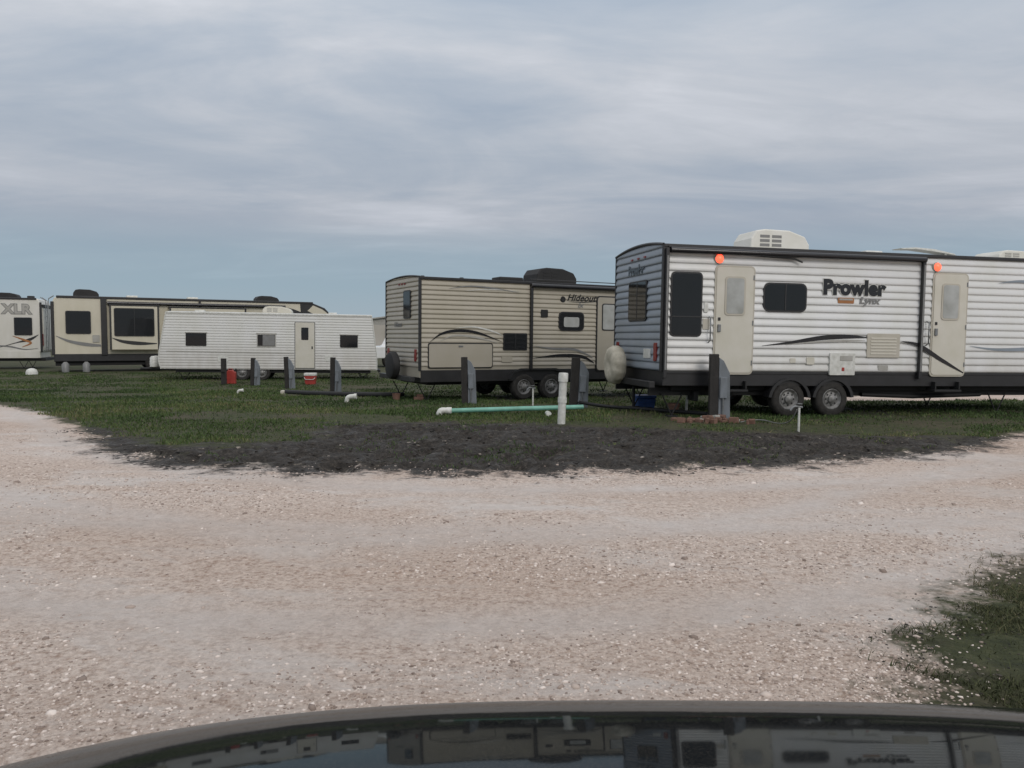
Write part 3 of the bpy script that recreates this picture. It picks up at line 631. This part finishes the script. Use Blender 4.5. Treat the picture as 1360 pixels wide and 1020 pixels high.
# ============================================================ GROUND
def vnoise(x,y,seed=0.):
    xi=np.floor(x);yi=np.floor(y);fx=x-xi;fy=y-yi
    fx=fx*fx*(3-2*fx);fy=fy*fy*(3-2*fy)
    def h(a,b):
        v=np.sin(a*127.1+b*311.7+seed*17.3)*43758.5453; return v-np.floor(v)
    return (h(xi,yi)*(1-fx)+h(xi+1,yi)*fx)*(1-fy)+(h(xi,yi+1)*(1-fx)+h(xi+1,yi+1)*fx)*fy
def fbm(x,y,o=4,seed=0):
    r=0;a=.5
    for i in range(o): r=r+a*vnoise(x*2**i,y*2**i,seed+i*3.1); a*=.5
    return r
def sd_poly(px,py,P):
    P=np.array(P,float);n=len(P);d=np.full(px.shape,1e9);ins=np.zeros(px.shape,bool)
    for i in range(n):
        a=P[i];b=P[(i+1)%n];e=b-a
        wx=px-a[0];wy=py-a[1];t=np.clip((wx*e[0]+wy*e[1])/(e@e+1e-12),0,1)
        d=np.minimum(d,np.hypot(wx-t*e[0],wy-t*e[1]))
        c=((a[1]>py)!=(b[1]>py)); xx=(b[0]-a[0])*(py-a[1])/((b[1]-a[1]) if b[1]!=a[1] else 1e-12)+a[0]
        ins^= c&(px<xx)
    return np.where(ins,d,-d)
def d_line(px,py,P):
    P=np.array(P,float);d=np.full(px.shape,1e9)
    for i in range(len(P)-1):
        a=P[i];e=P[i+1]-a;wx=px-a[0];wy=py-a[1];t=np.clip((wx*e[0]+wy*e[1])/(e@e),0,1)
        d=np.minimum(d,np.hypot(wx-t*e[0],wy-t*e[1]))
    return d
GR=[(-10.9,16.7),(-8.9,14.9),(-6.9,12.3),(-5.2,10.1),(-3.85,9.0),(-2.33,8.72),(.17,8.75),(2.84,9.15),(4.97,9.9),(6.5,10.9),(8.2,12.5),(11.5,14.4),(20,16.5),(60,24),(900,60),(900,900),(-900,900),(-900,200),(-60,60),(-22,27)]
MUD=[(-6.9,12.5),(-5.3,10.1),(-3.9,8.8),(-2.3,8.45),(.2,8.5),(2.9,9.0),(5.1,9.8),(6.6,10.9),(8.0,12.2),(6.5,11.9),(3.8,12.4),(2.3,12.9),(.8,13.3),(-1.6,13.5),(-3.2,13.2),(-2.9,11.4),(-3.9,10.4),(-5.0,10.7),(-6.2,12.2)]
PATCH=[(1.62,3.2),(1.83,3.61),(1.96,3.84),(2.54,4.48),(3.26,5.15),(4.2,5.8),(7,6.9),(12,7.6),(14,5),(14,-2),(3.4,-2),(2.5,1.0),(1.9,2.5)]
LANE=[(7.2,20.6),(9,20.2),(14,21.0),(40,25),(80,30),(80,44),(30,30),(12,24),(8,22.0)]
def masks(x,y):
    pt=sd_poly(x,y,PATCH)
    g=np.maximum(sd_poly(x,y,GR),pt)
    g=np.minimum(g,-sd_poly(x,y,LANE))
    return g,sd_poly(x,y,MUD),pt
# wheel tracks worn into the road (two passes, each a pair of ruts)
def track(x,y):
    w1=catmull([(-20,25),(-10,14.2),(-6,9.4),(-2,7.0),(4,7.4),(12,10.5),(30,14)],10)
    w2=catmull([(-14,9),(-6,6.2),(-1,4.9),(2.2,5.6),(5,7.8),(12,11.5),(30,15.5)],10)
    t=np.zeros(x.shape)
    for w in (w1,w2):
        d=d_line(x,y,w); t=np.maximum(t,np.exp(-((d-.85)/.24)**2))
    return t
def axis(lo,hi,st,far,k=1.14):
    a=list(np.arange(lo,hi,st)); s=st;v=a[-1]
    while v<far: s*=k; v+=s; a.append(v)
    s=st;v=lo; pre=[]
    while v>-far: s*=k; v-=s; pre.append(v)
    return np.array(pre[::-1]+a)
xs=axis(-12,12,.06,1500); ys=axis(1.5,16,.05,1500)
X,Y=np.meshgrid(xs,ys); 
gm,mm,pm=masks(X,Y)
tr=track(X,Y)*np.clip(.6-gm,0,1)
near=1-sstep(25,60,np.hypot(X,Y))
Z=-.28*sstep(14,28,Y)
Z=Z+near*((fbm(X*.5,Y*.5,3,1)-.45)*.07*sstep(1.0,6,Y))
gn=fbm(X*3,Y*3,4,5)
Z=Z+near*(gn-.45)*.030*(1-.6*tr)-tr*.012
mudn=fbm(X*2.6,Y*2.6,4,9)
Z=Z+near*np.clip(mm*2.0,0,1)*(np.abs(mudn-.47)*-.45+.04)
Z=Z+np.clip(pm*2,0,1)*((fbm(X*6,Y*6,3,77)-.4)*.06)
nx,ny=len(xs),len(ys)
co=np.stack([X,Y,Z],-1).reshape(-1,3)
idx=np.arange(nx*ny).reshape(ny,nx)
F=np.stack([idx[:-1,:-1],idx[:-1,1:],idx[1:,1:],idx[1:,:-1]],-1).reshape(-1,4)
def fast_mesh(name,co,F,mat,attrs=None,smooth=False):
    k=F.shape[1]; me=bpy.data.meshes.new(name)
    me.vertices.add(len(co)); me.vertices.foreach_set('co',co.astype(np.float32).ravel())
    me.loops.add(F.size); me.loops.foreach_set('vertex_index',F.astype(np.int32).ravel())
    me.polygons.add(len(F)); me.polygons.foreach_set('loop_start',np.arange(0,F.size,k,dtype=np.int32))
    me.polygons.foreach_set('loop_total',np.full(len(F),k,dtype=np.int32))
    me.update(calc_edges=True)
    if smooth: me.polygons.foreach_set('use_smooth',np.ones(len(F),bool))
    for n,v in (attrs or {}).items():
        a=me.attributes.new(n,'FLOAT','POINT'); a.data.foreach_set('value',v.astype(np.float32).ravel())
    me.materials.append(mat)
    o=bpy.data.objects.new(name,me); S.collection.objects.link(o); return o
def hz(x,y):
    i=np.clip(np.searchsorted(xs,x)-1,0,nx-2); j=np.clip(np.searchsorted(ys,y)-1,0,ny-2)
    fx=(x-xs[i])/(xs[i+1]-xs[i]); fy=(y-ys[j])/(ys[j+1]-ys[j])
    return (Z[j,i]*(1-fx)+Z[j,i+1]*fx)*(1-fy)+(Z[j+1,i]*(1-fx)+Z[j+1,i+1]*fx)*fy
gmz=bpy.data.materials.new('ground_gravel_grass'); gmz.use_nodes=True; nt=gmz.node_tree; L_=nt.links
B=nt.nodes['Principled BSDF']; B.inputs['Specular IOR Level'].default_value=.3
geo=nd(nt,'ShaderNodeNewGeometry')
def noise(scale,detail=6,rough=.6,vec=None,dist=0):
    n=nd(nt,'ShaderNodeTexNoise'); n.inputs['Scale'].default_value=scale; n.inputs['Detail'].default_value=detail; n.inputs['Roughness'].default_value=rough; n.inputs['Distortion'].default_value=dist
    L_.new(vec or geo.outputs['Position'],n.inputs['Vector']); return n.outputs['Fac']
def ramp(fac,stops):
    r=nd(nt,'ShaderNodeValToRGB'); e=r.color_ramp.elements
    e[0].position,e[0].color=stops[0][0],(*stops[0][1],1); e[1].position,e[1].color=stops[-1][0],(*stops[-1][1],1)
    for p_,c in stops[1:-1]: q=e.new(p_); q.color=(*c,1)
    L_.new(fac,r.inputs['Fac']); return r.outputs['Color']
def math_(op,a,b=None,clamp=False):
    m=nd(nt,'ShaderNodeMath'); m.operation=op; m.use_clamp=clamp
    for i,v in enumerate((a,b)):
        if v is None: continue
        if isinstance(v,(int,float)): m.inputs[i].default_value=v
        else: L_.new(v,m.inputs[i])
    return m.outputs[0]
def mix(f,a,b,mode='MIX'):
    m=nd(nt,'ShaderNodeMix'); m.data_type='RGBA'; m.blend_type=mode
    if isinstance(f,(int,float)): m.inputs[0].default_value=f
    else: L_.new(f,m.inputs[0])
    for i,v in ((6,a),(7,b)):
        if isinstance(v,tuple): m.inputs[i].default_value=(*v,1)
        else: L_.new(v,m.inputs[i])
    return m.outputs[2]
def attr(n):
    a=nd(nt,'ShaderNodeAttribute'); a.attribute_name=n; return a.outputs['Fac']
mpz=nd(nt,'ShaderNodeMapping'); mpz.inputs['Rotation'].default_value=(0,0,R(-8)); mpz.inputs['Scale'].default_value=(.42,1.0,1); L_.new(geo.outputs['Position'],mpz.inputs[0])
fine=noise(34,6,.78); med=noise(9,5,.7); big=noise(.85,6,.7,mpz.outputs[0],.5); vb=noise(.3,3,.5,mpz.outputs[0])
vo=nd(nt,'ShaderNodeTexVoronoi'); vo.inputs['Scale'].default_value=45; L_.new(geo.outputs['Position'],vo.inputs['Vector'])
grav=ramp(fine,[(.30,(.29,.225,.19)),(.42,(.51,.42,.365)),(.55,(.67,.575,.51)),(.75,(.80,.71,.645))])
sp=nd(nt,'ShaderNodeSeparateColor'); L_.new(vo.outputs['Color'],sp.inputs[0])
peb=ramp(sp.outputs[0],[(.0,(.62,.56,.52)),(.2,(.86,.83,.81)),(.8,(1,1,1)),(1,(1.0,1.0,1.0))])
grav=mix(.6,grav,peb,'MULTIPLY')
crumb=ramp(noise(13,5,.75),[(.52,(0,0,0)),(.62,(.75,.75,.75))])
grav=mix(crumb,grav,mix(1.0,grav,(.68,.60,.55),'MULTIPLY'))
smoothc=ramp(med,[(.3,(.53,.485,.455)),(.7,(.70,.655,.625))])
grav=mix(ramp(big,[(.50,(0,0,0)),(.62,(.8,.8,.8))]),grav,smoothc)
trn=math_('MULTIPLY',attr('track'),math_('MULTIPLY',noise(1.8,5,.65),1.35),True)
grav=mix(trn,grav,mix(1.0,smoothc,(.93,.915,.91),'MULTIPLY'))
grav=mix(ramp(vb,[(.40,(0,0,0)),(.62,(.9,.9,.9))]),grav,mix(1.0,grav,(.87,.82,.78),'MULTIPLY'))
grass=ramp(noise(7,7,.8),[(.3,(.016,.020,.009)),(.45,(.038,.045,.018)),(.6,(.066,.072,.032)),(.75,(.12,.11,.06))])
grass=mix(ramp(noise(.9,5,.6),[(.44,(0,0,0)),(.64,(.75,.75,.75))]),grass,ramp(noise(20,5,.7),[(.3,(.03,.025,.016)),(.7,(.12,.10,.065))]))
mud=ramp(noise(16,7,.82),[(.32,(.008,.007,.006)),(.47,(.022,.018,.015)),(.56,(.042,.036,.030)),(.65,(.10,.085,.072)),(.74,(.30,.26,.22))])
e1=math_('MULTIPLY',math_('SUBTRACT',noise(1.6,7,.72),.5),2.4)
e2=math_('MULTIPLY',math_('SUBTRACT',noise(9,5,.7),.5),1.4)
en=math_('ADD',e1,e2)
gf=math_('ADD',math_('MULTIPLY',math_('ADD',attr('grass_sd'),math_('MULTIPLY',en,.5)),4),.5,True)
col=mix(gf,grav,grass)
mf=math_('ADD',math_('MULTIPLY',math_('ADD',attr('mud_sd'),math_('MULTIPLY',en,1.15)),2.0),.5,True)
col=mix(mf,col,mud)
L_.new(col,B.inputs['Base Color'])
wet=math_('MULTIPLY',mf,math_('MULTIPLY',math_('SUBTRACT',noise(3.5,5,.6),.36,True),3.0,True),True)
L_.new(math_('SUBTRACT',.93,math_('MULTIPLY',wet,.50)),B.inputs['Roughness'])
hgt=math_('ADD',math_('ADD',math_('MULTIPLY',fine,1.1),math_('MULTIPLY',vo.outputs['Distance'],-.5)),math_('MULTIPLY',med,1.3))
bp=nd(nt,'ShaderNodeBump'); bp.inputs['Strength'].default_value=.85; bp.inputs['Distance'].default_value=.024
L_.new(hgt,bp.inputs['Height']); L_.new(bp.outputs['Normal'],B.inputs['Normal'])
fast_mesh('ground',co,F,gmz,{'grass_sd':np.clip(gm,-3,3),'mud_sd':np.clip(mm,-3,3),'track':tr},True)
def rmat(name,stops,rough=.9):
    global nt,L_
    m=bpy.data.materials.new(name); m.use_nodes=True; nt=m.node_tree; L_=nt.links
    b=nt.nodes['Principled BSDF']; b.inputs['Roughness'].default_value=rough; b.inputs['Specular IOR Level'].default_value=.25
    L_.new(ramp(attr('rnd'),stops),b.inputs['Base Color']); return m
t=(1+5**.5)/2
ICO=np.array([(-1,t,0),(1,t,0),(-1,-t,0),(1,-t,0),(0,-1,t),(0,1,t),(0,-1,-t),(0,1,-t),(t,0,-1),(t,0,1),(-t,0,-1),(-t,0,1)])/math.hypot(1,t)
ICF=np.array([(0,11,5),(0,5,1),(0,1,7),(0,7,10),(0,10,11),(1,5,9),(5,11,4),(11,10,2),(10,7,6),(7,1,8),(3,9,4),(3,4,2),(3,2,6),(3,6,8),(3,8,9),(4,9,5),(2,4,11),(6,2,10),(8,6,7),(9,8,1)])
def lumps(name,x,y,s,mat,flat=.55,sink=.2):
    n=len(x); z=hz(x,y)
    V=ICO[None]*rng.uniform(.6,1.25,(n,12,1))*np.stack([rng.uniform(.6,1.5,n),rng.uniform(.6,1.2,n),rng.uniform(.35,.8,n)*flat/.55],-1)[:,None,:]*s[:,None,None]
    a=rng.uniform(0,6.28,n);c,d=np.cos(a)[:,None],np.sin(a)[:,None]
    Vx=V[...,0]*c-V[...,1]*d; Vy=V[...,0]*d+V[...,1]*c
    V=np.stack([Vx+x[:,None],Vy+y[:,None],V[...,2]+(z+s*sink)[:,None]],-1).reshape(-1,3)
    Fi=(ICF[None]+(np.arange(n)*12)[:,None,None]).reshape(-1,3)
    return fast_mesh(name,V,Fi,mat,{'rnd':np.repeat(rng.uniform(0,1,n),12)})
N=90000
y=2.6*np.exp(rng.uniform(0,1,N)*1.55); x=rng.uniform(-.78,.78,N)*(y+.3)
g_,m_,_p=masks(x,y); dn=fbm(x*.7,y*1.6,4,21); d2=fbm(x*3.5,y*3.5,3,61); tk=track(x,y)
keep=(g_<.45*rng.uniform(0,1,N)**2)&(rng.uniform(0,1,N)<np.clip((dn*.6+d2*.4-.40)*4.0,.03,.85)*(1-.8*tk))
x,y=x[keep],y[keep]; s=.0035+.007*rng.uniform(0,1,len(x))**2.5+.0006*y; big_=rng.uniform(0,1,len(x))<.025; s[big_]*=2.0
stm=rmat('gravel_stones',[(0,(.20,.155,.13)),(.35,(.40,.325,.28)),(.7,(.56,.475,.42)),(1,(.72,.64,.585))])
lumps('gravel',x,y,s,stm,.5,.0)
N=30000; x=rng.uniform(-7.5,8.8,N); y=rng.uniform(8.0,14,N); g_,m_,_p=masks(x,y)
keep=(m_+(fbm(x*1.6,y*1.6,4,4)-.5)*2.2>0); x,y=x[keep],y[keep]; s=.005+.036*rng.uniform(0,1,len(x))**6
mdm=rmat('mud_clods',[(0,(.008,.007,.006)),(.55,(.022,.018,.015)),(.84,(.05,.042,.034)),(.94,(.11,.095,.08)),(1,(.32,.28,.24))],.6)
lumps('mud_clods',x,y,s,mdm,.4,-.15)
def blades(name,x,y,h,w,mat,lean=.45):
    n=len(x); z=hz(x,y)-.005; a=rng.uniform(0,3.14,n); dx,dy=np.cos(a)*w/2,np.sin(a)*w/2
    lx,ly=rng.normal(0,lean,n)*h,rng.normal(0,lean,n)*h
    A=np.stack([x-dx,y-dy,z],-1);Bb=np.stack([x+dx,y+dy,z],-1)
    C=np.stack([x+dx*.7+lx*.35,y+dy*.7+ly*.35,z+h*.6],-1);D=np.stack([x-dx*.7+lx*.35,y-dy*.7+ly*.35,z+h*.6],-1)
    T=np.stack([x+lx,y+ly,z+h],-1)
    V=np.stack([A,Bb,C,D,T],1).reshape(-1,3); b=np.arange(n)[:,None]*5
    Fi=np.concatenate([b+np.array([[0,1,2]]),b+np.array([[0,2,3]]),b+np.array([[3,2,4]])]).reshape(-1,3)
    rn=np.clip(rng.uniform(0,.7,n)+(fbm(x*.5,y*.5,4,8)-.45)*1.5,0,1)
    return fast_mesh(name,V,Fi,mat,{'rnd':np.repeat(rn,5)})
gsm=rmat('grass_blades',[(0,(.026,.046,.014)),(.35,(.050,.086,.024)),(.65,(.080,.115,.036)),(.86,(.120,.130,.052)),(1,(.17,.155,.08))],.75)
N=300000; y=8.6*np.exp(rng.uniform(0,1,N)*1.45); x=rng.uniform(-.72,.72,N)*(y+1)
g_,m_,_p=masks(x,y); dn=fbm(x*1.5,y*1.5,4,31); pat=fbm(x*.7,y*.7,5,41)
ok=(rng.uniform(0,1,N)<np.clip((pat-.34)*6,.08,1))
mudok=(m_<-.05+(dn-.45)*2.0)|((rng.uniform(0,1,N)<.3)&(dn>.54))
keep=(g_>.05+(dn-.45)*1.3)&mudok&ok; x,y=x[keep],y[keep]
h=(.018+.035*rng.uniform(0,1,len(x)))*(.5+1.0*fbm(x*.8,y*.8,3,14)); h*=1+.3*(y>14); w=.006+.0008*y
blades('grass',x,y,h,w,gsm)
N=200000; x=rng.uniform(1.4,6,N); y=rng.uniform(2.6,6.8,N); sd=sd_poly(x,y,PATCH); dn=fbm(x*2.2,y*2.2,4,17)
keep=(sd>-.05+(dn-.45)*1.5)&(x<.72*y+.5)&(rng.uniform(0,1,N)<np.clip((dn-.34)*3.5,.05,1)); x,y=x[keep],y[keep]
gs2=rmat('verge_grass_blades',[(0,(.034,.040,.018)),(.3,(.055,.066,.026)),(.6,(.10,.095,.048)),(1,(.26,.21,.14))],.85)
blades('verge_grass',x,y,.010+.035*rng.uniform(0,1,len(x))**1.6,.003+.004*rng.uniform(0,1,len(x)),gs2,.9)
N=9000; x=rng.uniform(1.4,7,N); y=rng.uniform(2.4,7,N); sd=sd_poly(x,y,PATCH); k=sd+(fbm(x*3,y*3,3,6)-.5)*1.0>-.1
lumps('verge_soil',x[k],y[k],.003+.009*rng.uniform(0,1,k.sum())**3,mdm,.5,.0)
# ============================================================ viewer's car (hood)
def car():
    p=empty('parked_car')
    sl=[(-.2,3),(.6,7),(1.04,11),(1.30,14.8),(1.46,20),(1.55,27),(1.61,48),(1.68,82)]
    n=140; yy=np.linspace(-.1,1.68,n); s=np.interp(yy,[a for a,_ in sl],[b for _,b in sl])
    zz=np.zeros(n); 
    for i in range(1,n): zz[i]=zz[i-1]-math.tan(R((s[i]+s[i-1])/2))*(yy[i]-yy[i-1])
    zz+= .853-np.interp(1.30,yy,zz)
    k0=np.searchsorted(yy,.72); yy=yy[k0:];zz=zz[k0:];n=len(yy)
    Xc=.40; us=np.linspace(-1.18,1.55,90); vs=[];fs=[]
    for u in us:
        d=u-Xc; q=abs(d)
        drop=.034*q**3.4; pull=.06*q**2.4
        f=(n-1)
        for i in range(n): 
            t_=(i/f)
            vs.append((u*(1-.02*t_*q),yy[i]-pull*t_**2,zz[i]-drop))
    m=len(us)
    for a in range(m-1):
        for i in range(n-1): fs.append((a*n+i,(a+1)*n+i,(a+1)*n+i+1,a*n+i+1))
    mesh_obj('hood',vs,fs,M['paint'],p,True)
    vs2=[];fs2=[]
    prof=[(0,0),(.05,-.08),(.08,-.2),(.08,-.35),(.03,-.5)]
    for a in range(m):
        b=vs[a*n+n-1]
        for dy,dz in prof: vs2.append((b[0],b[1]+dy-.003,max(b[2]+dz,.12)))
    k=len(prof)
    for a in range(m-1):
        for i in range(k-1): fs2.append((a*k+i,(a+1)*k+i,(a+1)*k+i+1,a*k+i+1))
    mesh_obj('front_bumper',vs2,fs2,M['paint'],p,True)
    for sgn,ai in((-1,0),(1,m-1)):
        top=[vs[ai*n+i] for i in range(0,n,6)]+[vs[ai*n+n-1]]
        v3=[];f3=[]
        for q in top: v3+= [q,(q[0]+sgn*.03,q[1],q[2]-.15),(q[0]+sgn*.02,q[1],.28)]
        for i in range(len(top)-1):
            for j in range(2): f3.append((i*3+j,(i+1)*3+j,(i+1)*3+j+1,i*3+j+1))
        mesh_obj('fender_%s'%('l' if sgn<0 else 'r'),v3,f3,M['paint'],p,True)
        wheel(p,'wheel_%s'%('l' if sgn<0 else 'r'),(us[ai]-sgn*.25),1.0,.33,.22)
car()
# ============================================================ world / light
w=bpy.data.worlds.new('World'); S.world=w; w.use_nodes=True; nt=w.node_tree; L_=nt.links
bg=nt.nodes['Background']
sky=nd(nt,'ShaderNodeTexSky'); sky.sky_type='NISHITA'; sky.sun_disc=False; sky.sun_elevation=R(28); sky.sun_rotation=R(150); sky.air_density=1.2; sky.dust_density=2
tc=nd(nt,'ShaderNodeTexCoord'); sx=nd(nt,'ShaderNodeSeparateXYZ'); L_.new(tc.outputs['Generated'],sx.inputs[0])
zc=math_('MAXIMUM',sx.outputs[2],0)
den=math_('ADD',zc,.15)
cx=nd(nt,'ShaderNodeCombineXYZ'); L_.new(math_('DIVIDE',sx.outputs[0],den),cx.inputs[0]); L_.new(math_('DIVIDE',sx.outputs[1],den),cx.inputs[1])
mp=nd(nt,'ShaderNodeMapping'); mp.inputs['Rotation'].default_value=(0,0,R(20)); mp.inputs['Scale'].default_value=(.85,1.7,1); mp.inputs['Location'].default_value=(3.1,1.7,0); L_.new(cx.outputs[0],mp.inputs[0])
c1=noise(.85,7,.56,mp.outputs[0],.8); c2=noise(2.6,6,.6,mp.outputs[0],.6); c3=noise(.40,3,.5,mp.outputs[0],.3)
cl=math_('ADD',math_('ADD',math_('MULTIPLY',c1,.55),math_('MULTIPLY',c2,.15)),math_('MULTIPLY',c3,.30))
base=ramp(zc,[(0,(.37,.445,.505)),(.06,(.31,.41,.49)),(.10,(.315,.40,.48)),(.14,(.41,.445,.51)),(.22,(.46,.495,.555)),(.32,(.53,.565,.625)),(.45,(.62,.66,.72)),(.8,(1.10,1.10,1.12)),(1,(1.22,1.22,1.23))])
mod=ramp(cl,[(.37,(.77,.835,.90)),(.46,(.92,.95,.975)),(.53,(1.09,1.075,1.06)),(.62,(1.34,1.29,1.25))])
full=mix(1.0,base,mod,'MULTIPLY')
lowf=ramp(math_('ADD',zc,math_('MULTIPLY',math_('SUBTRACT',c1,.5),.10)),[(.07,(0,0,0)),(.15,(1,1,1))])
cloud=mix(lowf,base,full)
sk=mix(1.0,sky.outputs[0],(.09,.09,.09),'MULTIPLY')
L_.new(mix(.95,sk,cloud),bg.inputs[0]); bg.inputs[1].default_value=1.0
sun=bpy.data.lights.new('sun','SUN'); sun.energy=.9; sun.angle=R(25); sun.color=(1,.945,.885)
so=bpy.data.objects.new('sun',sun); S.collection.objects.link(so)
el,az=R(28),R(150)
d=Vector((math.sin(az)*math.cos(el),math.cos(az)*math.cos(el),math.sin(el)))
so.rotation_euler=d.to_track_quat('Z','Y').to_euler(); so.location=(5,-5,10)
# camera
cam=bpy.data.cameras.new('camera'); cam.lens=27.53; cam.sensor_width=36; cam.clip_start=.05; cam.clip_end=4000
c=bpy.data.objects.new('camera',cam); S.collection.objects.link(c); S.camera=c
mt=Matrix.Translation((0,0,1.5))@Matrix.Rotation(R(90-3.467),4,'X')@Matrix.Rotation(R(.3),4,'Z'); c.matrix_world=mt
S.view_settings.view_transform='Standard'; S.view_settings.look='None'; S.view_settings.exposure=0
